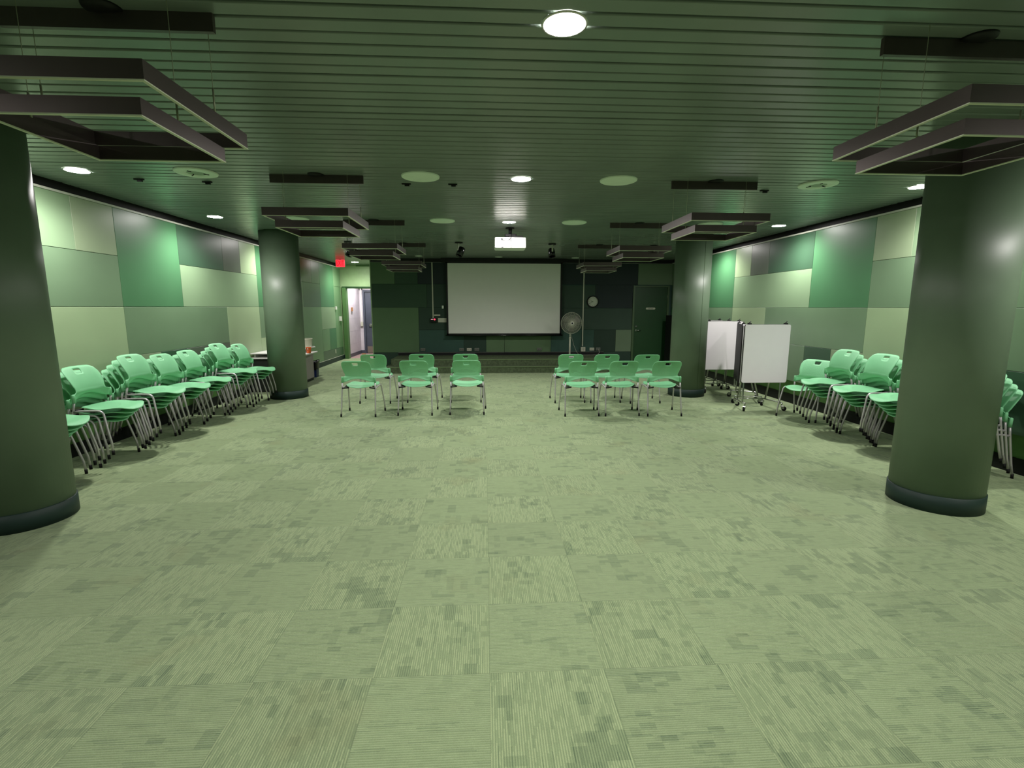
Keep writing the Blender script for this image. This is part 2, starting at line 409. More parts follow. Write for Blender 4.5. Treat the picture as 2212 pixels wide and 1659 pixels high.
# ---- right wall (mirror of the same pattern)
R = []; yr = 6.22
cell(R, -3.2, -1.0, .38, 1.56, 'M'); cell(R, -1.0, 1.4, .38, 1.56, 'L'); cell(R, -3.2, -0.4, 1.56, ZT, 'N'); cell(R, -0.4, 1.4, 1.56, ZT, 'D')
cell(R, 1.4, 3.9, 1.56, ZT, 'N'); cell(R, 1.4, 3.2, .38, 1.56, 'P')
cell(R, 3.9, 5.64, z3_, ZT, 'N'); cell(R, 5.64, yr, z3_, ZT, 'L'); cell(R, 3.9, yr, z2_, z3_, 'M')
cell(R, 5.05, yr, .38, z2_, 'P'); cell(R, 3.2, 5.05, z1_, z2_, 'M'); cell(R, 3.2, 5.05, .38, z1_, 'T')
cell(R, yr, 7.40, z2_, ZT, 'D'); cell(R, 7.40, 8.59, z3_, ZT, 'T'); cell(R, 8.59, 9.17, z3_, ZT, 'O'); cell(R, 9.17, 9.76, z3_, ZT, 'P')
cell(R, 7.40, 9.76, z2_, z3_, 'N'); cell(R, 9.76, 10.9, z2_, ZT, 'D')
cell(R, yr, 8.58, z1_, z2_, 'M'); cell(R, 8.58, 9.76, .38, z2_, 'P'); cell(R, 9.76, 10.9, .38, z2_, 'M')
cell(R, yr, 6.82, .38, z1_, 'L'); cell(R, 6.82, 7.41, .38, z1_, 'T'); cell(R, 7.41, 8.58, .38, z1_, 'M')
cell(R, 10.9, 13.05, .38, z2_, 'D'); cell(R, 10.9, 13.05, z2_, ZT, 'M')
bm = bm_new(); box(bm, XR+0.075, XR+0.2, YN, YS+0.1, 0, H+0.05)
wr = panel_wall('wall_right', 'x+', XR+0.075, bm, 'wallgreen', R, 'pan_', prot=0.075, label='right wall clad in green panels')
# ---- stage wall
S = []
XA = -2.93
cell(S, XA, -2.33, z3_, ZT, 'b'); cell(S, -2.33, -1.74, z3_, ZT, 'a'); cell(S, -1.74, -0.56, z3_, ZT, 'd'); cell(S, -0.56, 2.0, z3_, ZT, 'a')
cell(S, XA, -1.52, 1.55, z3_, 'a'); cell(S, -1.52, 0.6, 1.55, z3_, 'c'); cell(S, 0.6, 2.0, 1.55, z3_, 'c')
cell(S, XA, -1.74, .38, 1.55, 'b'); cell(S, -1.74, 2.0, .97, 1.55, 'c'); cell(S, -1.74, -0.57, .38, .97, 'e')
cell(S, -0.57, 0.02, .38, .97, 'c'); cell(S, 0.02, 1.75, .38, .97, 'f'); cell(S, 1.75, 2.91, .38, .97, 'e'); cell(S, 2.91, 3.50, .38, .97, 'i')
cell(S, 3.50, 3.93, .38, .97, 'g'); cell(S, 2.0, 3.93, .97, 1.54, 'h'); cell(S, 2.0, 2.92, 1.54, 2.13, 'h'); cell(S, 2.92, 3.93, 1.54, z3_, 'd')
cell(S, 2.0, 4.05, z3_, ZT, 'd'); cell(S, 4.05, XR+0.07, z3_, ZT, 'g')
bm = bm_new(); box(bm, XA, XR+0.2, YS+0.02, YS+0.14, 0, H+0.05)
ws = panel_wall('wall_stage', 'y', YS, bm, 'dk_e', S, 'dk_', label='dark green panelled wall behind the stage')
bm = bm_new(); box(bm, XA-0.025, XA, YS-0.005, YS+0.14, 0, H); box(bm, XA-0.02, XA, YS+0.14, YE, 0, H+0.05)
struct('trim_1', bm, 'exitwall')
# ---- exit wall with the doorway
DX0, DX1, DZ = -4.16, -3.0, 2.11
bm = bm_new(); box(bm, XL-0.15, DX0, YE, YE+0.15, 0, H+0.05); box(bm, DX1, XA+0.1, YE, YE+0.15, 0, H+0.05); box(bm, DX0, DX1, YE, YE+0.15, DZ, H+0.05)
struct('wall_exit', bm, 'exitwall', 'light green wall over the open doorway')
bm = bm_new(); box(bm, DX0-0.10, DX0+0.01, YE-0.05, YE+0.17, 0, DZ+0.02); struct('trim_2', bm, 'jamb', 'green side frame of the open doorway')
bm = bm_new(); box(bm, DX0-0.10, DX1, YE-0.05, YE+0.17, DZ+0.02, DZ+0.055); struct('trim_13', bm, 'doorgreen', 'dark green head of the open doorway')
# ---- wall behind the camera
bm = bm_new(); box(bm, XL-0.2, XR+0.2, YN-0.15, YN, 0, H+0.05); struct('wall_rear', bm, 'pan_M')
# ---- corridor
bm = bm_new(); box(bm, -4.40, -4.22, YE+0.15, 17.2, 0, 2.6)
zz = 0.2
struct('wall_corridor', bm, 'corrwhite')
bm = bm_new(); box(bm, -4.22, -4.10, 17.0, 17.2, 0, 2.6); box(bm, -4.22, -2.0, 17.0, 17.2, 2.13, 2.6); box(bm, -3.08, -2.0, 17.0, 17.2, 0, 2.6)
struct('wall_corridor_end', bm, 'corrwhite')
bm = bm_new(); box(bm, -4.3, -2.0, YE+0.15, 17.2, 2.6, 2.7); struct('ceiling_corridor', bm, 'corrwhite')
bm = bm_new(); box(bm, -2.1, -2.0, YE+0.15, 17.2, 0, 2.6); struct('wall_corridor_side', bm, 'corrwhite')
bm = bm_new(); box(bm, -4.22, -4.205, YE+0.15, 17.0, 0, 0.11); box(bm, -4.22, -4.10, 16.985, 17.0, 0, 0.11); struct('baseboard_corridor', bm, 'corrdoor')
# blockwork joints
bm = bm_new()
for zz in (0.4, 0.8, 1.2, 1.6, 2.0): box(bm, -4.2199, -4.2185, YE+0.16, 17.0, zz, zz+0.006)
struct('trim_3', bm, 'corrjoint')
# ---- baseboards and top trims
bm = bm_new(); box(bm, XL-0.025, XL-0.012, YN, 10.9, 0, 0.14); struct('baseboard_left', bm, 'baseblack')
bm = bm_new(); box(bm, XL-0.02, XL+0.006, 10.9, YE-0.05, 0, 0.125); box(bm, XL-0.03, DX0-0.1, YE-0.012, YE, 0, 0.125); struct('baseboard_left_far', bm, 'base')
bm = bm_new(); box(bm, XL-0.02, XL+0.008, 10.9, YE-0.05, 0.125, 0.135); struct('trim_4', bm, 'trimlight')
bm = bm_new(); box(bm, XR+0.06, XR+0.075, YN, YS, 0, 0.15); struct('baseboard_right', bm, 'baseblack')
bm = bm_new(); box(bm, XA, 3.93, YS+0.003, YS+0.02, 0, 0.38); struct('baseboard_stage', bm, 'dk_c')
bm = bm_new(); box(bm, XL-0.03, XL+0.012, YN, YE, ZT, ZT+0.022); struct('trim_5', bm, 'trimlight', 'pale metal strip along the top of the left wall')
bm = bm_new(); box(bm, XR-0.012, XR+0.08, YN, YS, ZT, ZT+0.022); struct('trim_6', bm, 'trimlight', 'pale metal strip along the top of the right wall')
bm = bm_new(); box(bm, XA, XR+0.06, YS-0.008, YS+0.02, ZT, ZT+0.010); struct('trim_7', bm, 'grey')
bm = bm_new(); box(bm, XL-0.024, XL-0.004, YN, YE, ZT+0.022, H+0.045); box(bm, XR+0.03, XR+0.05, YN, YS, ZT+0.022, H+0.045); box(bm, XA, XR+0.04, YS+0.002, YS+0.018, ZT+0.01, H+0.045)
struct('trim_8', bm, 'black', 'black shadow gap above the walls')
bm = bm_new(); box(bm, XA-0.9, XA, YE-0.004, YE, H-0.05, H); struct('trim_9', bm, 'jamb')

# ---- stage steps
bm = bm_new()
def stepbox(x0, x1, y0, y1, z0, z1):
    t = bmesh.new(); box(t, x0, x1, y0, y1, z0, z1)
    ed = [e for e in t.edges if all(abs(v.co.y-y0) < 1e-6 for v in e.verts) and abs(e.verts[0].co.z-e.verts[1].co.z) > 0.05]
    bmesh.ops.bevel(t, geom=ed, offset=0.09, segments=5, affect='EDGES', profile=0.5)
    merge(bm, t)
stepbox(-2.38, 3.27, 11.70, YS, 0.0, 0.15)
stepbox(-2.30, 3.20, 11.98, YS, 0.15, 0.30)
struct('floor_stage', bm, 'step_carpet', 'two dark carpeted steps up to the low stage')
bm = bm_new(); box(bm, -2.29, 3.18, 11.692, 11.715, 0.141, 0.153); box(bm, -2.21, 3.11, 11.972, 11.995, 0.291, 0.303); struct('trim_10', bm, 'step_edge')
bm = bm_new(); box(bm, -2.29, 3.18, YS-0.035, YS+0.003, 0.30, 0.372); struct('trim_11', bm, 'black')
bm = bm_new(); box(bm, -2.29, 3.18, YS-0.037, YS+0.003, 0.372, 0.381); struct('trim_12', bm, 'grey')

# ---- columns
for i, (cx, cyy, lb) in enumerate(((-3.44, 3.66, 'round green column nearest the camera on the left'), (3.64, 3.63, 'round green column nearest the camera on the right'),
                          (-3.45, 8.72, 'round green column by the left counter'), (3.62, 8.60, 'round green column by the whiteboards'))):
    t = thing('column', lb, 'column', (cx, cyy, 0), 0, 'round green columns')
    b = bm_new(); lathe(b, [(0.305, 0.13), (0.305, 2.845)], 64)
    obj('shaft', b, 'column', t)
    b = bm_new(); lathe(b, [(0.313, 0.0), (0.313, 0.132), (0.305, 0.136)], 64)
    obj('base_band', b, 'base', t)['label'] = 'dark rubber base band'
    if i != 3: continue
    b = bm_new(); a0 = -1.32
    lathe_pts = [(0.3065*math.cos(a0), 0.3065*math.sin(a0), z) for z in (0.136, 2.80)]
    tube(b, lathe_pts, 0.002, 6); obj('seam', b, 'framegreen', t)

# ================================================================== ceiling fixtures
def downlight(x, y, label, z=H, power=1.0, col=LAMP_COL):
    t = thing('downlight', label, 'ceiling light', (x, y, z), 0, 'lit round downlights')
    b = bm_new(); lathe(b, [(0.104, -0.001), (0.103, -0.005), (0.093, -0.006), (0.091, 0.0)], 40, close=False); obj('trim_ring', b, 'reflector', t)
    b = bm_new(); lathe(b, [(0.093, -0.0055), (0.0, -0.0054)], 40, close=False); obj('lens', b, 'lens', t)['label'] = 'glowing round lens'
    ld = bpy.data.lights.new('lamp', 'SPOT'); ld.energy = LAMP_W*power; ld.color = col; ld.spot_size = LAMP_SPREAD; ld.spot_blend = 0.75; ld.shadow_soft_size = 0.055
    lo = bpy.data.objects.new('lamp', ld); COL.objects.link(lo); lo.parent = t; lo.location = (0, 0, -0.03)
    return t
rows = [('nearest, at the top of the photo', 2.38), ('second along the ceiling', 5.04), ('third, just before the projector', 7.50)]
for nm, y in rows: downlight(0.36, y, 'glowing downlight on the centre line, '+nm)
downlight(0.36, 10.0, 'glowing downlight on the centre line, hidden behind the projector')
downlight(0.36, -0.20, 'glowing downlight on the centre line, behind the camera')
for nm, y in (('behind the camera', -0.25), ('beside the near left hanging frame', 4.98), ('before the far left column', 7.32), ('behind the far left column', 9.85)):
    downlight(-3.74, y, 'glowing downlight near the left wall, '+nm)
for nm, y in (('behind the camera', -0.2), ('beside the near right column', 5.11), ('before the far right column', 7.58), ('behind the far right column', 10.1)):
    downlight(4.50, y, 'glowing downlight near the right wall, '+nm)
downlight(4.50, 2.45, 'glowing downlight near the right wall, just outside the photo', power=0.8)
downlight(-3.62, 14.3, 'glowing downlight beside the red exit sign', power=0.9)
downlight(-3.85, 15.95, 'downlight in the corridor ceiling beyond the doorway', z=2.6, power=1.1, col=(1.0, 0.95, 1.0))

def disc_speaker(x, y, label, openc=False):
    t = thing('ceiling_speaker', label, 'ceiling speaker', (x, y, H), 0, 'round pale ceiling speakers')
    b = bm_new()
    if openc:
        lathe(b, [(0.182, 0.0), (0.180, -0.010), (0.172, -0.013), (0.085, -0.013), (0.080, -0.004)], 48, close=False); obj('bezel', b, 'speaker', t)
        b = bm_new(); lathe(b, [(0.082, -0.008), (0.0, -0.003)], 40, close=False); obj('cone', b, 'speaker2', t)
        for a in (0.3, 2.4, 4.5):
            b = bm_new(); tube(b, [(0.06*math.cos(a), 0.06*math.sin(a), -0.012), (0.105*math.cos(a), 0.105*math.sin(a), -0.016)], 0.004, 6)
            obj('clip', b, 'black', t)
    else:
        lathe(b, [(0.182, 0.0), (0.180, -0.010), (0.172, -0.014), (0.164, -0.010)], 48, close=False); obj('bezel', b, 'speaker', t)
        b = bm_new(); lathe(b, [(0.164, -0.010), (0.10, -0.015), (0.0, -0.017)], 48, close=False); obj('grille', b, 'speaker', t)
    return t
for x, yy, oc, lb in ((-2.68, 4.98, True, 'round pale ceiling disc with an open ring centre, near left'), (-0.61, 5.0, False, 'flat round ceiling speaker left of the second centre downlight'),
                  (1.32, 5.03, False, 'flat round ceiling speaker right of the second centre downlight'), (3.39, 5.08, True, 'round pale ceiling disc with an open ring centre, near right'),
                  (-2.68, 7.42, False, 'flat round ceiling speaker seen through the far left hanging frame'), (-0.61, 7.44, False, 'flat round ceiling speaker left of the projector'),
                  (1.32, 7.47, False, 'flat round ceiling speaker right of the projector'), (3.39, 7.52, False, 'flat round ceiling speaker seen through the far right hanging frame')):
    disc_speaker(x, yy, lb, oc)
for x, yy, lb in ((-1.62, 12.5, 'small pale ceiling disc above the left stage corner'), (0.35, 12.6, 'small pale ceiling disc above the middle of the screen'), (2.29, 12.7, 'small pale ceiling disc right of the screen')):
    b = bm_new(); lathe(b, [(0.095, 0.0), (0.093, -0.008), (0.0, -0.012)], 32, close=False)
    tag(obj('ceiling_disc', b, 'speaker', loc=(x, yy, H)), lb, 'ceiling vent', 'small ceiling discs')
for x, yy, lb in ((-0.32, 5.28, 'small black ceiling clip near the second centre downlight'), (-3.38, 5.26, 'tiny black sprinkler in the ceiling by the left wall'), (-2.77, 5.33, 'small black clip beyond the near left ceiling disc'),
                (-0.79, 5.29, 'small black clip beyond the left centre ceiling speaker'), (2.99, 5.36, 'small black clip by the right ceiling canopy bar')):
    b = bm_new(); box(b, -0.045, 0.045, -0.012, 0.012, -0.012, 0.0); box(b, -0.015, 0.03, -0.01, 0.01, -0.028, -0.012)
    tag(obj('sprinkler_head', b, 'black', loc=(x, yy, H)), lb, 'sprinkler', 'small black ceiling heads')

def rect_frame(bm, bl, hx, hy, h, th, zb):
    """upright sheet frame, outer half sizes hx, hy, wall thickness th"""
    for (x0, x1, y0, y1) in ((-hx, hx, -hy, -hy+th), (-hx, hx, hy-th, hy), (-hx, -hx+th, -hy+th, hy-th), (hx-th, hx, -hy+th, hy-th)):
        box(bm, x0, x1, y0, y1, zb+0.0045, zb+h)
    for (x0, x1, y0, y1) in ((-hx-0.002, hx+0.002, -hy-0.002, -hy+th), (-hx-0.002, hx+0.002, hy-th, hy+0.002), (-hx-0.002, -hx+th, -hy+th, hy-th), (hx-th, hx+0.002, -hy+th, hy-th)):
        box(bl, x0, x1, y0, y1, zb, zb+0.0045)
def pendant(cx, cyy, label, bx=0.0):
    t = thing('hanging_frame_fixture', label, 'hanging light frame', (cx, cyy, 2.24), 0, 'hanging rectangular metal frames')
    z = lambda v: v - 2.24
    for nm, hx, hy, zb, hh in (('upper_frame', 0.372, 0.385, 2.350, 0.072), ('lower_frame', 0.298, 0.300, 2.262, 0.066)):
        b, l = bm_new(), bm_new(); rect_frame(b, l, hx, hy, hh, 0.012, z(zb))
        f = obj(nm, b, 'bronze', t); e = obj('bottom_lip', l, 'framelip', f); e['label'] = 'pale bottom edge'
    for sx, sy, zb, x_ in ((-1, 0.10, 2.42, 0.366), (1, 0.10, 2.42, 0.366), (-1, -0.06, 2.325, 0.292), (1, -0.06, 2.325, 0.292)):
        b = bm_new(); tube(b, [(sx*x_, sy, z(zb)), (sx*x_, sy, z(H))], 0.0014, 6, False)
        tube(b, [(sx*x_, sy, z(zb-0.02)), (sx*x_, sy, z(zb+0.10))], 0.0042, 8)
        obj('cable', b, 'cable', t)
    b = bm_new(); box(b, bx-0.437, bx+0.437, 0.045, 0.067, z(H-0.075), z(H)); obj('canopy_bar', b, 'bronze', t)
    b = bm_new(); lathe(b, [(0.075, z(H)), (0.072, z(H)-0.010), (0.04, z(H)-0.014)], 24, 'z', (bx, 0.03, 0))
    obj('junction_cap', b, 'black', t)
pos = ('first', 'second', 'third', 'farthest')
for k, yy in enumerate((2.335, 4.965, 7.405, 9.98)):
    pendant(-1.57, yy, 'bronze double rectangular hanging frame, %s from the camera in the left row' % pos[k], -0.022)
    pendant(2.27, yy+0.02, 'bronze double rectangular hanging frame, %s from the camera in the right row' % pos[k], 0.025)

# ---- spot heads
def spot_head(x, yy, yaw, label):
    t = thing('ceiling_spotlight', label, 'spotlight', (x, yy, H), yaw, 'black ceiling spotlights')
    b = bm_new(); lathe(b, [(0.075, 0.0), (0.075, -0.02)], 24); obj('mount', b, 'black', t)
    b = bm_new(); box(b, -0.014, 0.014, -0.012, 0.0, -0.16, -0.015); bmesh.ops.rotate(b, verts=list(b.verts), cent=(0,0,-0.02), matrix=Matrix.Rotation(-0.25, 3, 'X')); obj('arm', b, 'offwhite', t)
    b = bm_new(); lathe(b, [(0.01, -0.09), (0.062, -0.075), (0.068, -0.02), (0.068, 0.10), (0.058, 0.10), (0.052, 0.06)], 28, close=False)
    xform(b, Matrix.Translation((0, 0.05, -0.17)) @ Matrix.Rotation(PI-0.55, 4, 'X'))
    obj('head', b, 'blackgloss', t)
for x, yy, a, lb in ((-0.50, 9.85, -0.75, 'black spotlight tilted sideways left of the projector'), (1.33, 9.95, 0.05, 'black spotlight pointing forward right of the projector'),
                 (-2.62, 9.9, -0.5, 'black spotlight above the left hanging frames'), (3.40, 10.05, 0.3, 'black spotlight behind the right hanging frames')):
    spot_head(x, yy, a, lb)

# ---- projector
t = thing('projector', 'white ceiling projector hanging in front of the screen', 'projector', (0.40, 8.06, 2.47))
b = bm_new(); rbox(b, -0.245, 0.245, -0.18, 0.18, 0.0, 0.165, 0.018, 3); obj('casing', b, 'white', t)
b = bm_new()
for k in range(4): box(b, 0.13+0.022*k, 0.142+0.022*k, -0.183, -0.179, 0.095, 0.145)
for k in range(3): box(b, -0.20+0.022*k, -0.188+0.022*k, -0.183, -0.179, 0.10, 0.14)
obj('vent', b, 'offwhite', t)
b = bm_new(); box(b, -0.145, -0.12, -0.185, -0.179, 0.12, 0.15); box(b, -0.14, -0.11, -0.184, -0.179, 0.0, 0.022); obj('port', b, 'black', t)
b = bm_new(); rbox(b, -0.02, 0.20, -0.10, 0.08, 0.168, 0.20, 0.008); rbox(b, -0.08, 0.10, -0.06, 0.04, 0.19, 0.235, 0.008); tube(b, [(0.0, 0, 0.22), (0.0, 0, 0.33)], 0.022, 12); lathe(b, [(0.07, 0.318), (0.07, 0.33)], 24)
obj('mount', b, 'black', t)
b = bm_new(); tube(b, [(0.03, -0.03, 0.32), (0.02, -0.10, 0.22), (0.005, -0.19, 0.17), (0.01, -0.192, 0.02)], 0.005, 6); tube(b, [(0.005, -0.19, 0.15), (-0.06, -0.20, 0.10), (-0.13, -0.19, 0.13)], 0.004, 6); obj('cable', b, 'black', t)

# ================================================================== stage wall things
YF = YS
t = thing('projection_screen', 'large pull-down projection screen with black border', 'projection screen', (0.50, 12.93, 0.80))
b = bm_new(); box(b, -1.455, 1.455, -0.002, 0.002, 0.085, 1.895); obj('viewing_surface', b, 'screen', t)
b = bm_new(); box(b, -1.50, -1.455, -0.004, 0.004, 0.03, 1.90); box(b, 1.455, 1.50, -0.004, 0.004, 0.03, 1.90); box(b, -1.50, 1.50, -0.004, 0.004, 1.87, 1.91); box(b, -1.50, 1.50, -0.004, 0.004, 0.045, 0.085); obj('border', b, 'black', t)
b = bm_new(); tube(b, [(-1.53, 0, 0.035), (1.53, 0, 0.035)], 0.018, 12); obj('bottom_bar', b, 'blackgloss', t)
b = bm_new(); box(b, -0.035, 0.035, -0.0205, -0.017, 0.028, 0.040); obj('maker_plate', b, 'grey', t)
b = bm_new(); rbox(b, -1.62, 1.62, -0.06, 0.10, 1.90, 2.0, 0.01); obj('roller_case', b, 'black', t)
b = bm_new(); tube(b, [(0, 0.0, 0.03), (0.005, 0.02, -0.12), (-0.004, 0.03, -0.36), (0.0, 0.03, -0.42)], 0.004, 6); obj('pull_cord', b, 'black', t)

t = thing('wall_clock', 'round white wall clock with black rim', 'clock', (2.853, YF, 1.71))
b = bm_new(); lathe(b, [(0.155, 0.0), (0.155, -0.035), (0.135, -0.04), (0.130, -0.02)], 48, 'y', close=False); obj('rim', b, 'blackgloss', t)
b = bm_new(); lathe(b, [(0.133, -0.012), (0.0, -0.012)], 48, 'y', close=False); obj('dial', b, 'dial', t)
for n in range(1, 13):
    a = PI/2 - n*PI/6
    text_obj('numeral', str(n), 0.032, 'darkgrey', t, (0.105*math.cos(a), -0.014, 0.105*math.sin(a)), depth=0.0005)
for ln, wd, ang in ((0.095, 0.006, 40*6), (0.062, 0.009, (9+40/60)*30)):
    a = math.radians(90-ang); b = bm_new()
    dx, dz = math.cos(a), math.sin(a)
    tube(b, [(-dx*0.012, -0.017, -dz*0.012), (dx*ln, -0.017, dz*ln)], wd/2, 6); obj('hand', b, 'black', t)
b = bm_new(); lathe(b, [(0.008, -0.013), (0.008, -0.02), (0, -0.021)], 12, 'y', close=False); obj('hub', b, 'black', t)

# door beside the far right column
t = thing('door_1', 'dark green door with a pale oval sign right of the stage', 'door', (4.42, YF, 0)); t['kind'] = 'structure'
b = bm_new(); box(b, -0.437, 0.437, -0.004, 0.018, 0.01, 2.09); obj('door_leaf', b, 'doorgreen', t)
b = bm_new(); box(b, -0.49, -0.44, -0.03, 0.02, 0, 2.13); box(b, 0.44, 0.49, -0.03, 0.02, 0, 2.13); box(b, -0.44, 0.44, -0.03, 0.02, 2.095, 2.13); obj('door_frame', b, 'framegreen', t)
b = bm_new(); tube(b, [(-0.375, -0.01, 0.95), (-0.375, -0.055, 0.95)], 0.012, 10); tube(b, [(-0.385, -0.055, 0.952), (-0.25, -0.055, 0.95)], 0.010, 10); lathe(b, [(0.028, -0.004), (0.028, -0.012)], 20, 'y', (-0.375, 0, 0.95)); obj('lever_handle', b, 'steel', t)
b = bm_new(); lathe(b, [(0.026, -0.004), (0.022, -0.018), (0, -0.02)], 20, 'y', (-0.375, 0, 1.055), close=False); obj('lock', b, 'grey', t)
for zz in (1.85, 1.2, 0.25):
    b = bm_new(); tube(b, [(0.44, -0.012, zz-0.05), (0.44, -0.012, zz+0.05)], 0.008, 8); obj('hinge', b, 'grey', t)
b = bm_new()
tt = bmesh.new(); box(tt, -0.128, 0.128, -0.012, -0.004, 1.505, 1.557)
bmesh.ops.bevel(tt, geom=[e for e in tt.edges if abs(e.verts[0].co.y-e.verts[1].co.y) > 0.005], offset=0.0255, segments=6, affect='EDGES', profile=0.5); merge(b, tt)
sg = obj('sign_plate', b, 'offwhite', t)
text_obj('lettering', 'Staff only', 0.036, 'darkgrey', sg, (0, -0.0135, 1.531), depth=0.0006)

def wallplate(name, x, z, wx, wz, m, label, cat, grp=None, d=0.03, holes=0, y=YF):
    t = thing(name, label, cat, (x, y, z), 0, grp)
    b = bm_new(); rbox(b, -wx/2, wx/2, -d, 0, -wz/2, wz/2, 0.004); obj('cover', b, m, t)
    if holes:
        b = bm_new()
        for k in range(holes):
            cx_ = (k-(holes-1)/2)*wx/holes*0.8
            box(b, cx_-0.012, cx_-0.006, -d-0.001, -d, -0.012, 0.012); box(b, cx_+0.006, cx_+0.012, -d-0.001, -d, -0.012, 0.012)
        obj('socket', b, 'black', t)
    return t
for x, lb, m in ((-1.65, 'wall outlet at the left end of the stage ledge', 'grey'), (-0.63, 'leftmost of three outlets below the screen', 'grey'), (-0.43, 'middle of three outlets below the screen', 'offwhite'), (-0.23, 'rightmost of three outlets below the screen', 'grey'),
              (1.44, 'outlet on the light green panel below the screen', 'grey'), (2.86, 'double outlet right of the conduit box', 'offwhite'), (3.03, 'outlet with a plugged cord near the stage end', 'grey')):
    wallplate('wall_outlet', x, 0.45, 0.125, 0.075, m, lb, 'outlet', 'outlets on the stage wall', 0.022, 2)
t = thing('conduit', 'pale vertical conduit right of the fan', 'conduit', (2.60, YF, 0.38))
b = bm_new(); box(b, -0.014, 0.014, -0.02, 0, 0.15, 2.33); obj('pipe', b, 'offwhite', t)
b = bm_new(); rbox(b, -0.055+0.012, 0.075, -0.06, 0, 0.01, 0.13, 0.004); obj('outlet_box', b, 'offwhite', t)
b = bm_new()
for zz in (0.045, 0.09): box(b, 0.0, 0.012, -0.062, -0.06, zz, zz+0.02); box(b, 0.025, 0.037, -0.062, -0.06, zz, zz+0.02)
obj('socket', b, 'black', t)
b = bm_new(); box(b, -0.014, 0.014, -0.02, 0, 0, 1.43); tag(obj('conduit', b, 'offwhite', loc=(-1.362, YF, 1.27)), 'pale vertical conduit left of the screen', 'conduit')
t = thing('control_box', 'small black box with three red lights', 'control box', (-1.36, YF, 1.22))
b = bm_new(); rbox(b, -0.085, 0.085, -0.05, 0, -0.06, 0.055, 0.006); obj('housing', b, 'blackgloss', t)
for x_, r_, m_ in ((-0.048, 0.010, 'ledw'), (-0.010, 0.010, 'ledw'), (0.038, 0.022, 'led')):
    b = bm_new(); lathe(b, [(r_, -0.05), (r_*0.8, -0.056), (0, -0.058)], 16, 'y', (x_, 0, 0.025), close=False); obj('indicator_light', b, m_, t)
wallplate('wall_plate', -1.125, 1.222, 0.22, 0.11, 'offwhite', 'wide pale blank plate beside the black control box', 'wall plate')
wallplate('wall_plate', -1.255, 1.352, 0.16, 0.038, 'offwhite', 'slim pale strip above the black control box', 'wall plate')
wallplate('light_switch', -1.105, 1.563, 0.05, 0.078, 'speaker', 'small pale green switch left of the screen', 'switch')

# pedestal fan
t = thing('pedestal_fan', 'pale pedestal fan standing on the stage', 'fan', (2.18, 12.62, 0.30))
b = bm_new(); lathe(b, [(0.29, 0.0), (0.29, 0.012), (0.26, 0.022), (0.05, 0.035), (0.03, 0.06)], 40); obj('base', b, 'white', t)
b = bm_new(); tube(b, [(0, 0, 0.03), (0, 0, 0.47)], 0.022, 16); tube(b, [(0, 0, 0.45), (0, 0, 0.62)], 0.013, 14); lathe(b, [(0.024, 0.455), (0.028, 0.465), (0.028, 0.485), (0.018, 0.50)], 16); obj('pole', b, 'offwhite', t)
b = bm_new(); R_ = 0.272
for k in range(72):
    a = 2*PI*k/72
    pts = []
    for s_ in (0.12, 0.35, 0.6, 0.85, 1.0):
        pts.append((R_*s_*math.cos(a), -0.07*(1-s_**3)-0.02, R_*s_*math.sin(a)))
    tube(b, pts, 0.0021, 4, False)
for k in range(36):
    a = 2*PI*k/36
    tube(b, [(R_*s_*math.cos(a), 0.06*(1-s_**3)-0.01, R_*s_*math.sin(a)) for s_ in (0.2, 0.6, 1.0)], 0.0015, 4, False)
for rr, yy in ((0.995, -0.016), (0.7, -0.066), (0.4, -0.085)):
    pts = [(R_*rr*math.cos(a), yy, R_*rr*math.sin(a)) for a in [2*PI*k/48 for k in range(49)]]
    tube(b, pts, 0.005 if rr > 0.9 else 0.002, 6, False)
cage = obj('guard', b, 'offwhite', t, loc=(0.02, -0.03, 0.865)); cage.rotation_euler = (0.06, 0, 0.10)
b = bm_new(); lathe(b, [(0.042, -0.095), (0.042, -0.10), (0.024, -0.105), (0.022, -0.098)], 24, 'y', close=False); obj('badge_ring', b, 'white', cage)
b = bm_new(); lathe(b, [(0.023, -0.100), (0.0, -0.103)], 20, 'y', close=False); obj('badge', b, 'black', cage)
for k in range(3):
    b = bm_new(); n_ = 7
    a0 = 2*PI*k/3+0.5; grid = []
    for i in range(n_):
        rr = 0.04+0.20*i/(n_-1); row = []
        for j in range(6):
            aa = a0 + (j-2.5)/2.5*(0.50-0.08*i/(n_-1))
            row.append(b.verts.new((rr*math.cos(aa), -0.02+0.035*(j-2.5)/2.5, rr*math.sin(aa))))
        grid.append(row)
    for i in range(n_-1):
        for j in range(5):
            f = b.faces.new((grid[i][j], grid[i][j+1], grid[i+1][j+1], grid[i+1][j])); f.smooth = True
    b.normal_update(); bmesh.ops.solidify(b, geom=list(b.faces), thickness=0.003)
    obj('blade', b, 'grey', cage)
b = bm_new(); lathe(b, [(0.0, 0.16), (0.05, 0.15), (0.065, 0.08), (0.06, 0.03), (0.035, 0.0), (0.035, -0.03)], 24, 'y', (0.02, 0.0, 0.865), close=False); obj('motor', b, 'offwhite', t)
b = bm_new()
tube(b, [(0.03, 0.03, 0.62), (0.07, 0.08, 0.45), (0.13, 0.14, 0.28), (0.22, 0.22, 0.10), (0.30, 0.26, 0.012), (0.55, 0.30, 0.008), (0.80, 0.33, 0.01), (0.88, 0.42, 0.06), (0.86, 0.45, 0.15)], 0.0045, 6); obj('cord', b, 'offwhite', t)

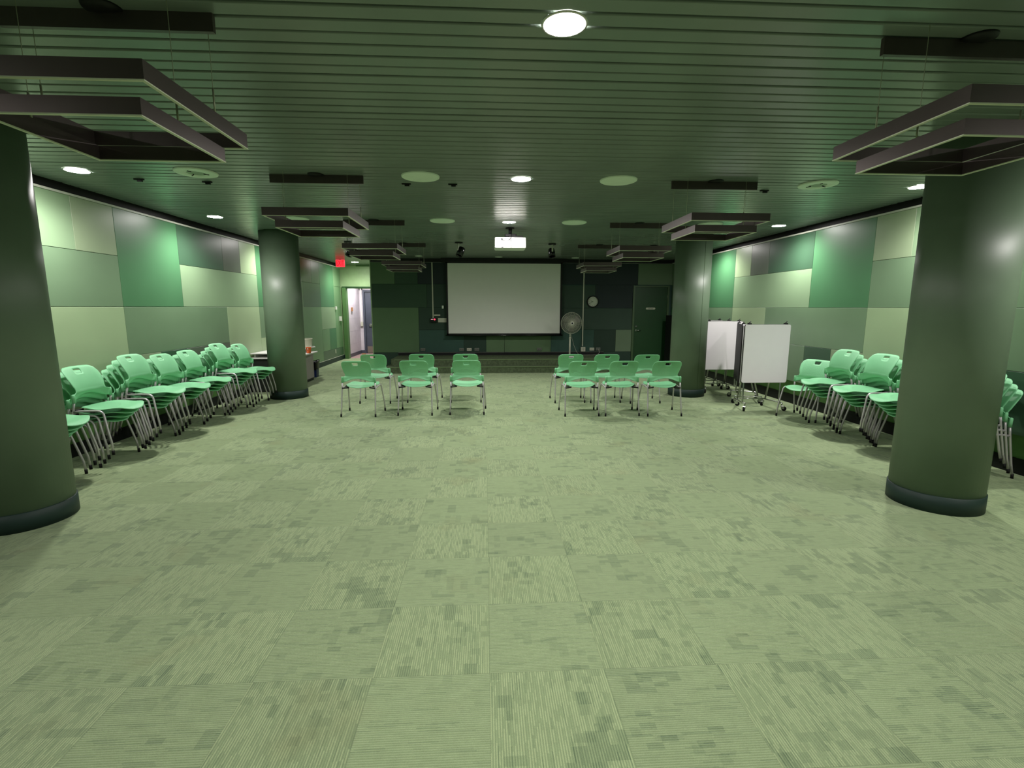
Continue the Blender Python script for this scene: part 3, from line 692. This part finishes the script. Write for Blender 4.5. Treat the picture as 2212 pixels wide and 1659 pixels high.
# ================================================================== left wall small things
def sideplate(name, y, z, wy, wz, m, label, cat, d=0.04):
    b = bm_new(); rbox(b, 0, d, -wy/2, wy/2, -wz/2, wz/2, 0.004)
    return tag(obj(name, b, m, loc=(XL, y, z)), label, cat)
sideplate('light_switch', 14.55, 1.53, 0.07, 0.09, 'white', 'small white box high on the left wall near the doorway', 'switch')
sideplate('thermostat', 14.93, 1.22, 0.12, 0.13, 'white', 'white square thermostat left of the doorway frame', 'thermostat', 0.05)
sideplate('wall_outlet', 14.35, 0.30, 0.06, 0.11, 'offwhite', 'pale outlet low on the left wall near the doorway', 'outlet', 0.012)

# exit sign
t = thing('exit_sign', 'glowing red exit sign under the ceiling by the doorway', 'exit sign', (-3.80, 13.5, 2.60))
b = bm_new(); rbox(b, -0.118, 0.118, -0.02, 0.02, 0.0, 0.192, 0.012); obj('housing', b, 'exitface', t)
text_obj('lettering', 'EXIT', 0.19, 'exitletter', t, (0, -0.021, 0.094), depth=0.002, sx=0.50)
b = bm_new(); tube(b, [(0, 0, 0.19), (0, 0, 0.20)], 0.02, 10); obj('mount', b, 'black', t)

# corridor things
t = thing('door_2', 'slate grey door with a narrow window beyond the doorway', 'door', (-3.57, 17.0, 0)); t['kind'] = 'structure'
b = bm_new(); box(b, -0.46, 0.46, -0.01, 0.03, 0.01, 2.06); obj('door_leaf', b, 'corrdoor', t)
b = bm_new(); box(b, -0.53, -0.465, -0.06, 0.03, 0, 2.13); box(b, 0.465, 0.53, -0.06, 0.03, 0, 2.13); box(b, -0.465, 0.465, -0.06, 0.03, 2.065, 2.13); obj('door_frame', b, 'corrdoor', t)
b = bm_new(); box(b, -0.23, -0.13, -0.016, -0.008, 1.35, 1.93); obj('window_pane', b, 'glass', t)
b = bm_new(); box(b, -0.25, -0.11, -0.022, -0.008, 1.30, 1.33); obj('vision_trim', b, 'corrdoor', t)
b = bm_new(); box(b, -0.44, 0.44, -0.014, -0.009, 0.02, 0.24); obj('kick_plate', b, 'kick', t)
b = bm_new(); tube(b, [(-0.34, -0.01, 0.98), (-0.34, -0.07, 0.98)], 0.014, 10); tube(b, [(-0.35, -0.07, 0.985), (-0.22, -0.07, 0.98)], 0.013, 10); lathe(b, [(0.05, -0.01), (0.05, -0.02)], 16, 'y', (-0.30, 0, 0.955)); obj('lever_handle', b, 'steel', t)
b = bm_new(); lathe(b, [(0.02, -0.01), (0.014, -0.03), (0, -0.032)], 12, 'y', (-0.10, 0, 0.96), close=False); obj('lock', b, 'white', t)
t = thing('conduit', 'white conduit on the corridor wall beyond the doorway', 'conduit', (-4.16, 16.96, 0.95))
b = bm_new(); box(b, -0.02, 0.02, 0.0, 0.04, 0.1, 1.65); obj('pipe', b, 'white', t)
b = bm_new(); rbox(b, -0.04, 0.04, -0.01, 0.04, -0.02, 0.12, 0.004); obj('switch_box', b, 'offwhite', t)
b = bm_new(); box(b, 0, 0.03, -0.07, 0.07, -0.06, 0.06); tag(obj('room_plate', b, 'brownlabel', loc=(-4.22, 15.98, 1.49)), 'small brown plate on the white corridor wall', 'wall plate')
b = bm_new(); rbox(b, -0.06, 0.06, -0.03, 0.03, 0, 0.035, 0.006); tag(obj('door_wedge', b, 'brownlabel', loc=(-4.05, 16.6, 0)), 'small tan wedge on the corridor floor', 'door wedge')

# ================================================================== counter, tub, cup, bin
t = thing('counter', 'white-topped counter behind the far left column', 'counter', (-3.98, 9.9, 0))
b = bm_new(); box(b, -0.30, 0.25, -0.68, 0.90, 0.0, 0.60); obj('body', b, 'darkgrey', t)
b = bm_new(); box(b, 0.25, 0.262, -0.68, 0.90, 0.06, 0.61); obj('end_panel', b, 'lilac', t)['label'] = 'pale side panel'
b = bm_new(); rbox(b, -0.31, 0.44, -0.72, 0.68, 0.615, 0.64, 0.005); obj('countertop', b, 'white', t)
b = bm_new(); rbox(b, -0.31, 0.33, -0.70, 0.90, 0.705, 0.72, 0.003); box(b, -0.29, -0.26, -0.6, 0.8, 0.64, 0.705); box(b, 0.24, 0.26, 0.55, 0.65, 0.64, 0.705); obj('raised_shelf', b, 'white', t)
t = thing('plastic_tub', 'white round tub standing on the counter', 'tub', (-3.755, 10.5, 0.72))
b = bm_new(); lathe(b, [(0.115, 0.0), (0.125, 0.03), (0.135, 0.175), (0.142, 0.18), (0.142, 0.19), (0.128, 0.187)], 36, close=False); obj('body', b, 'offwhite', t)
b = bm_new(); lathe(b, [(0.14, 0.004), (0.175, 0.022), (0.172, 0.026), (0.11, 0.008)], 36, close=False); obj('saucer', b, 'white', t)
t = thing('plastic_cup', 'orange plastic cup on the counter edge', 'cup', (-3.565, 10.12, 0.64))
b = bm_new(); lathe(b, [(0.0, 0.0), (0.042, 0.0), (0.055, 0.12), (0.057, 0.122), (0.052, 0.12), (0.04, 0.01), (0.0, 0.008)], 28, close=False); obj('body', b, 'orange', t)
b = bm_new(); lathe(b, [(0.012, -0.004), (0.0, -0.008)], 12, 'y', (0.0, -0.048, 0.09), close=False); obj('spot_mark', b, 'white', t)
t = thing('waste_bin', 'small blue bin with a black liner beside the counter', 'waste bin', (-3.88, 11.22, 0))
b = bm_new(); box(b, -0.11, 0.11, -0.09, 0.09, 0, 0.30)
for v in b.verts:
    s_ = 0.82 + 0.18*v.co.z/0.30; v.co.x *= s_; v.co.y *= s_
obj('body', b, 'blue', t)
b = bm_new(); ring = []
import itertools
for lv, (zz, sc, jit) in enumerate(((0.19, 1.04, 0.012), (0.27, 1.08, 0.008), (0.345, 1.14, 0.004), (0.37, 1.16, 0.012), (0.34, 1.02, 0.004), (0.20, 0.9, 0.0))):
    rg = []
    for k in range(32):
        a = 2*PI*k/32; cx_, cy_ = math.cos(a), math.sin(a)
        m_ = 1/max(abs(cx_)/0.11, abs(cy_)/0.09)
        rg.append(b.verts.new((cx_*m_*sc, cy_*m_*sc, zz + random.uniform(-jit, jit)*2)))
    ring.append(rg)
for a_, c_ in zip(ring, ring[1:]):
    for k in range(32): f = b.faces.new((a_[k], a_[(k+1)%32], c_[(k+1)%32], c_[k])); f.smooth = True
obj('liner', b, 'blackgloss', t)

# ================================================================== mobile whiteboards
def caster(parent, x, y, a):
    c = bpy.data.objects.new('caster', None); 
    b = bm_new(); tube(b, [(0, 0, 0.075), (0, 0, 0.12)], 0.009, 8); rbox(b, -0.02, 0.02, -0.012, 0.045, 0.06, 0.078, 0.004)
    box(b, -0.019, -0.015, 0.0, 0.045, 0.03, 0.065); box(b, 0.015, 0.019, 0.0, 0.045, 0.03, 0.065)
    o = obj('caster', b, 'steel', parent, loc=(x, y, 0)); o.rotation_euler = (0, 0, a)
    b = bm_new(); lathe(b, [(0.020, -0.013), (0.0335, -0.011), (0.0335, 0.011), (0.020, 0.013)], 20, 'x', (0, 0.035, 0.034)); obj('wheel', b, 'rubber', o)
def make_board(label, loc, rz, w=0.70, z0=0.43, z1=1.31, face='board', rear='blackgloss', rlab='black back'):
    t = thing('mobile_whiteboard', label, 'whiteboard', loc, rz, 'mobile whiteboards on castors')
    b = bm_new(); tt = bmesh.new(); box(tt, -w/2, w/2, -0.018, -0.004, z0, z1)
    bmesh.ops.bevel(tt, geom=[e for e in tt.edges if abs(e.verts[0].co.y-e.verts[1].co.y) > 0.01], offset=0.028, segments=5, affect='EDGES', profile=0.5); merge(b, tt); obj('board_panel', b, face, t)
    b = bm_new(); tt = bmesh.new(); box(tt, -w/2-0.004, w/2+0.004, -0.004, 0.014, z0-0.004, z1+0.004)
    bmesh.ops.bevel(tt, geom=[e for e in tt.edges if abs(e.verts[0].co.y-e.verts[1].co.y) > 0.01], offset=0.03, segments=5, affect='EDGES', profile=0.5); merge(b, tt); obj('back_panel', b, rear, t)['label'] = rlab
    for sx in (-1, 1):
        for fy in (-0.03, 0.42):
            b = bm_new(); xx = sx*(w/2-0.06)
            if fy < 0: pts = [(xx, 0.03, z1-0.05), (xx, 0.03, 0.16), (xx, 0.03, 0.10)]
            else: pts = [(xx-sx*0.06, 0.05, z1-0.06), (xx-sx*0.06, 0.10, 0.9), (xx-sx*0.06, 0.30, 0.13)]
            tube(b, pts, 0.013, 10); obj('post', b, 'steel', t)
    b = bm_new()
    for sx in (-1, 1):
        xx = sx*(w/2-0.06); tube(b, [(xx, -0.06, 0.115), (xx, 0.03, 0.115), (xx-sx*0.06, 0.33, 0.115), (xx-sx*0.06, 0.36, 0.115)], 0.010, 8)
    tube(b, [(-(w/2-0.12), 0.30, 0.125), ((w/2-0.12), 0.30, 0.125)], 0.010, 8)
    obj('foot_rail', b, 'steel', t)
    for sx in (-1, 1):
        caster(t, sx*(w/2-0.06), -0.05, -2.4*sx); caster(t, sx*(w/2-0.12), 0.36, 2.2*sx)
    for sx in (-1, 1):
        b = bm_new(); rbox(b, -0.022, 0.022, -0.02, 0.03, 0, 0.022, 0.004); tube(b, [(-0.01, 0.005, 0.018), (0.018, 0.005, 0.045)], 0.007, 8); obj('hook', b, 'black', t, loc=(sx*(w/2-0.07), 0, z1))
    return t
make_board('white mobile board standing in front of the other boards', (4.235, 7.21, 0), 0.0)
make_board('mobile board seen nearly edge-on with its black back showing', (4.265, 8.05, 0), math.radians(-111), z0=0.34, z1=1.29, face='black', rear='board', rlab='white writing side')
make_board('mobile board with white face close beside the far right column', (4.345, 8.80, 0), 0.0)
make_board('first of two boards nested behind the one beside the column', (4.345, 9.18, 0), 0.0)
make_board('second of two boards nested behind the one beside the column', (4.345, 9.56, 0), 0.0)

# black case in the corner
t = thing('equipment_case', 'tall black case in the corner beside the green door', 'case', (4.86, 12.55, 0))
b = bm_new(); rbox(b, -0.12, 0.10, -0.25, 0.25, 0.03, 1.36, 0.012); obj('body', b, 'black', t)
b = bm_new(); rbox(b, -0.10, 0.06, -0.27, -0.24, 1.34, 1.38, 0.006); obj('handle', b, 'grey', t)
b = bm_new()
for yy in (-0.2, 0.2): lathe(b, [(0.03, -0.10), (0.03, -0.06)], 16, 'x', (0, yy, 0.03)); lathe(b, [(0.03, 0.04), (0.03, 0.08)], 16, 'x', (0, yy, 0.03))
obj('wheel', b, 'rubber', t)

# ================================================================== stacking chairs
def smooth01(t): t = max(0.0, min(1.0, t)); return t*t*(3-2*t)
def back_bm():
    bm = bm_new(); nu, nv = 30, 26
    us = [(-1 + 2*i/nu) for i in range(nu+1)]
    zs = [0.0, 0.25, 0.5, 0.75, 1.0]        # lower band
    grid = []
    top_z = 0.812
    levels = [('L', k/5) for k in range(6)] + [('S', k/2) for k in (1, 2)] + [('U', k/17) for k in range(1, 18)]
    for kind, tt in levels:
        row = []
        for u in us:
            au = abs(u)
            if kind == 'L':
                zb = 0.497 + 0.058*math.cos(min(1.0, au/0.84)*PI/2)**1.1 if au < 0.84 else 0.497
                z = zb + (0.568-zb)*tt; wdt = 0.236
                x = u*wdt
                y = -0.150 - 0.030*(1-au**2) + (0.018*smooth01((au-0.82)/0.18))
            elif kind == 'S':
                z = 0.568 + 0.014*tt; wdt = 0.236 + (0.190-0.236)*smooth01(tt)
                x = u*wdt; y = -0.150 - 0.030*(1-au**2) + 0.018*smooth01((au-0.82)/0.18)*(1-tt)
            else:
                s = tt
                z = 0.582 + (top_z-0.582)*s
                wdt = 0.190 - 0.006*math.sin(min(1, s*3)*PI) + 0.017*smooth01(s*1.2)
                # rounded top corners
                rad = 0.055; over = z-(top_z-rad)
                # shape by lowering the corner points
                x = u*wdt
                xe = wdt - rad
                ztop = top_z - 0.008*au**2
                if abs(x) > xe:
                    dx = (abs(x)-xe)/rad; ztop = top_z - 0.008 - rad*(1-math.sqrt(max(0, 1-dx*dx)))
                z = 0.582 + (ztop-0.582)*s
                lean = (z-0.58)
                y = -0.150 - 0.036*(1-au**2)*(1-0.3*s) - 0.22*lean - 1.6*lean*lean
            zt = 0.495 + 0.105*max(0.0, math.cos(min(1.0, au*wdt/0.215)*PI/2))**0.7
            dd = max(0.0, zt-z); y -= 8.0*dd*dd
            row.append((x, y, z))
        grid.append(row)
    # handle slot: rows and columns near the top centre
    rows = len(grid)
    V = [[bm.verts.new(p) for p in row] for row in grid]
    hr0, hr1 = rows-6, rows-3
    hc0, hc1 = nu//2-3, nu//2+3
    for j in range(rows-1):
        for i in range(nu):
            if hr0 <= j < hr1 and hc0 <= i < hc1: continue
            f = bm.faces.new((V[j][i], V[j][i+1], V[j+1][i+1], V[j+1][i])); f.smooth = True
    # round the slot's lower corners
    for c, s in ((hc0, 1), (hc1, -1)):
        V[hr0][c].co.x += s*0.010; V[hr0][c].co.z += 0.002; V[hr0][c+s].co.x += s*0.004; V[hr0+1][c].co.x += s*0.003
    bm.normal_update(); bmesh.ops.solidify(bm, geom=list(bm.faces), thickness=0.006)
    # posts wrapping the rear legs
    for s in (-1, 1):
        t = bmesh.new(); tube(t, [(s*0.234, -0.136, 0.488), (s*0.234, -0.140, 0.562), (s*0.232, -0.143, 0.569)], 0.0160, 12, radii=[0.0165, 0.0145, 0.012]); merge(bm, t)
    return bm
def seat_bm():
    bm = bm_new(); nu, nv = 26, 26; V = []
    for j in range(nv+1):
        v = -1 + 2*j/nv; row = []
        for i in range(nu+1):
            u = -1 + 2*i/nu
            # square to rounded outline
            x = u*math.sqrt(max(0, 1-v*v*0.42)); y = v*math.sqrt(max(0, 1-u*u*0.50))
            X = x*0.234; Y = 0.055 + y*0.250
            if Y < 0.05: X *= 1 - 0.10*((0.05-Y)/0.25)
            au = abs(x); yy = (Y-0.055)/0.25
            z = 0.441 + 0.010*au**2 - 0.024*(1-au**2)*(1-0.35*yy*yy)
            z -= 0.004*math.exp(-((yy+1)/0.4)**2)
            z += 0.014*smooth01((yy-0.1)/0.6) - 0.020*smooth01((yy-0.72)/0.30)
            z -= 0.014*(au**3)*math.exp(-((yy-0.15)/0.45)**2)
            row.append(bm.verts.new((X, Y, z)))
        V.append(row)
    for j in range(nv):
        for i in range(nu):
            f = bm.faces.new((V[j][i], V[j][i+1], V[j+1][i+1], V[j+1][i])); f.smooth = True
    bm.normal_update(); bmesh.ops.solidify(bm, geom=list(bm.faces), thickness=0.007)
    return bm
def arc(p0, p1, p2, n=6):
    p0, p1, p2 = map(Vector, (p0, p1, p2))
    return [p0*(1-t)**2 + p1*2*t*(1-t) + p2*t*t for t in [k/n for k in range(n+1)]]
def make_chair():
    t = thing('stacking_chair', 'x', 'chair')
    s_ = obj('seat', seat_bm(), 'seat', t)
    b_ = obj('backrest', back_bm(), 'back', t)
    for s in (-1, 1):
        # rear leg
        b = bm_new(); tube(b, [(s*0.234, -0.137, 0.505), (s*0.237, -0.146, 0.42), (s*0.243, -0.196, 0.14), (s*0.246, -0.222, 0.03)], 0.0105, 10); lg = obj('leg', b, 'chrome', t)
        b = bm_new(); tube(b, [(s*0.246, -0.2215, 0.042), (s*0.2465, -0.224, 0.0)], 0.0125, 10); obj('glide', b, 'rubber', lg)
        # front leg with the bent side rail
        b = bm_new()
        pts = [(s*0.236, -0.150, 0.400), (s*0.235, -0.10, 0.410), (s*0.238, 0.02, 0.420)] + arc((s*0.240, 0.075, 0.423), (s*0.245, 0.130, 0.426), (s*0.248, 0.142, 0.385), 6) + [(s*0.262, 0.185, 0.22), (s*0.268, 0.212, 0.12), (s*0.270, 0.222, 0.03)]
        tube(b, pts, 0.0105, 10); lg = obj('leg', b, 'chrome', t)
        b = bm_new(); tube(b, [(s*0.270, 0.2215, 0.042), (s*0.270, 0.2235, 0.0)], 0.0125, 10); obj('glide', b, 'rubber', lg)
        # bracket under the seat
        b = bm_new(); tube(b, [(s*0.236, -0.165, 0.410), (s*0.200, -0.15, 0.410), (s*0.15, -0.12, 0.412)], 0.011, 8); obj('seat_bracket', b, 'black', t)
        b = bm_new(); rbox(b, min(s*0.15, s*0.235), max(s*0.15, s*0.235), 0.0, 0.05, 0.400, 0.410, 0.003); obj('stacking_pad', b, 'black', t)
    return t
proto = make_chair(); used = [False]
def chair(x, y, z, rz, label, group, tilt=0.0):
    if not used[0]: c = proto; used[0] = True
    else: c = copy_tree(proto)
    c.location = (x, y, z); c.rotation_euler = (tilt, 0, rz); c['label'] = label; c['category'] = 'chair'; c['group'] = group
    return c
FR = 'green chairs set out facing the screen'
for x, y, a, lb in ((-1.815, 7.232, -3.2, 'green chair leftmost in the front row left of the aisle'),
                    (-1.02, 7.285, -2.0, 'green chair second from left in the row nearest the camera'),
                    (-0.275, 7.295, 0.0, 'green chair nearest the aisle in the near left row'),
                    (-1.80, 8.225, -1.2, 'green chair leftmost in the far row left of the aisle'),
                    (-1.035, 8.27, -1.5, 'green chair in the middle of the far left row'),
                    (-0.325, 8.25, 0.0, 'green chair nearest the aisle in the far left row'),
                    (1.39, 7.125, 0.0, 'green chair nearest the aisle in the near right row'),
                    (1.98, 7.11, -0.5, 'green chair in the middle of the near right row'),
                    (2.59, 7.065, -1.0, 'green chair rightmost in the near right row, before the column'),
                    (1.385, 8.135, 0.5, 'green chair nearest the aisle in the far right row'),
                    (1.975, 8.11, 0.0, 'green chair in the middle of the far right row'),
                    (2.615, 8.03, 0.0, 'green chair rightmost in the far right row')):
    chair(x, y, 0, math.radians(a), lb, FR)
ORD = ['bottom', 'second from bottom', 'third from bottom', 'fourth from bottom', 'fifth from bottom', 'sixth from bottom']
SH, RS = 0.045, 0.0433
def stack(x, y, rz, n, where, group):
    ft = Vector((0, 0.2235, 0))
    for k in range(n):
        lv = ORD[k] if k < n-1 else 'topmost'
        a = -0.019*k; Rm = Matrix.Rotation(rz, 3, 'Z') @ Matrix.Rotation(a, 3, 'X')
        p = Vector((x, y, 0)) + Matrix.Rotation(rz, 3, 'Z') @ (ft + Vector((0, SH*k, RS*k))) - Rm @ ft
        chair(p.x, p.y, p.z, rz, 'green chair, %s of the %s' % (lv, where), group, a)
LN = ['stack half hidden by the near left column', 'second left-wall stack from the camera', 'third left-wall stack from the camera', 'fourth left-wall stack from the camera', 'fifth left-wall stack from the camera', 'sixth left-wall stack from the camera', 'farthest left-wall stack, touching the far column']
for i, (yy, n, xf) in enumerate(((4.40, 4, -3.77), (5.115, 4, -3.77), (5.775, 5, -3.78), (6.38, 4, -3.77), (6.93, 4, -3.78), (7.50, 5, -3.73), (8.10, 4, -3.66))):
    stack(xf-0.225, yy, -PI/2, n, LN[i], 'green chairs stacked along the left wall')
chair(4.56, 6.68, 0, math.radians(120), 'single unstacked green chair between the whiteboard and the right stacks', 'green chairs along the right wall')
RN = ['right-wall stack next to the single chair', 'middle right-wall stack', 'right-wall stack half hidden by the near column', 'right-wall stack peeking out behind the near column']
for i, (yy, n) in enumerate(((6.07, 5), (5.47, 5), (4.90, 5), (4.355, 4))):
    stack(4.41+0.225, yy, PI/2, n, RN[i], 'green chairs along the right wall')
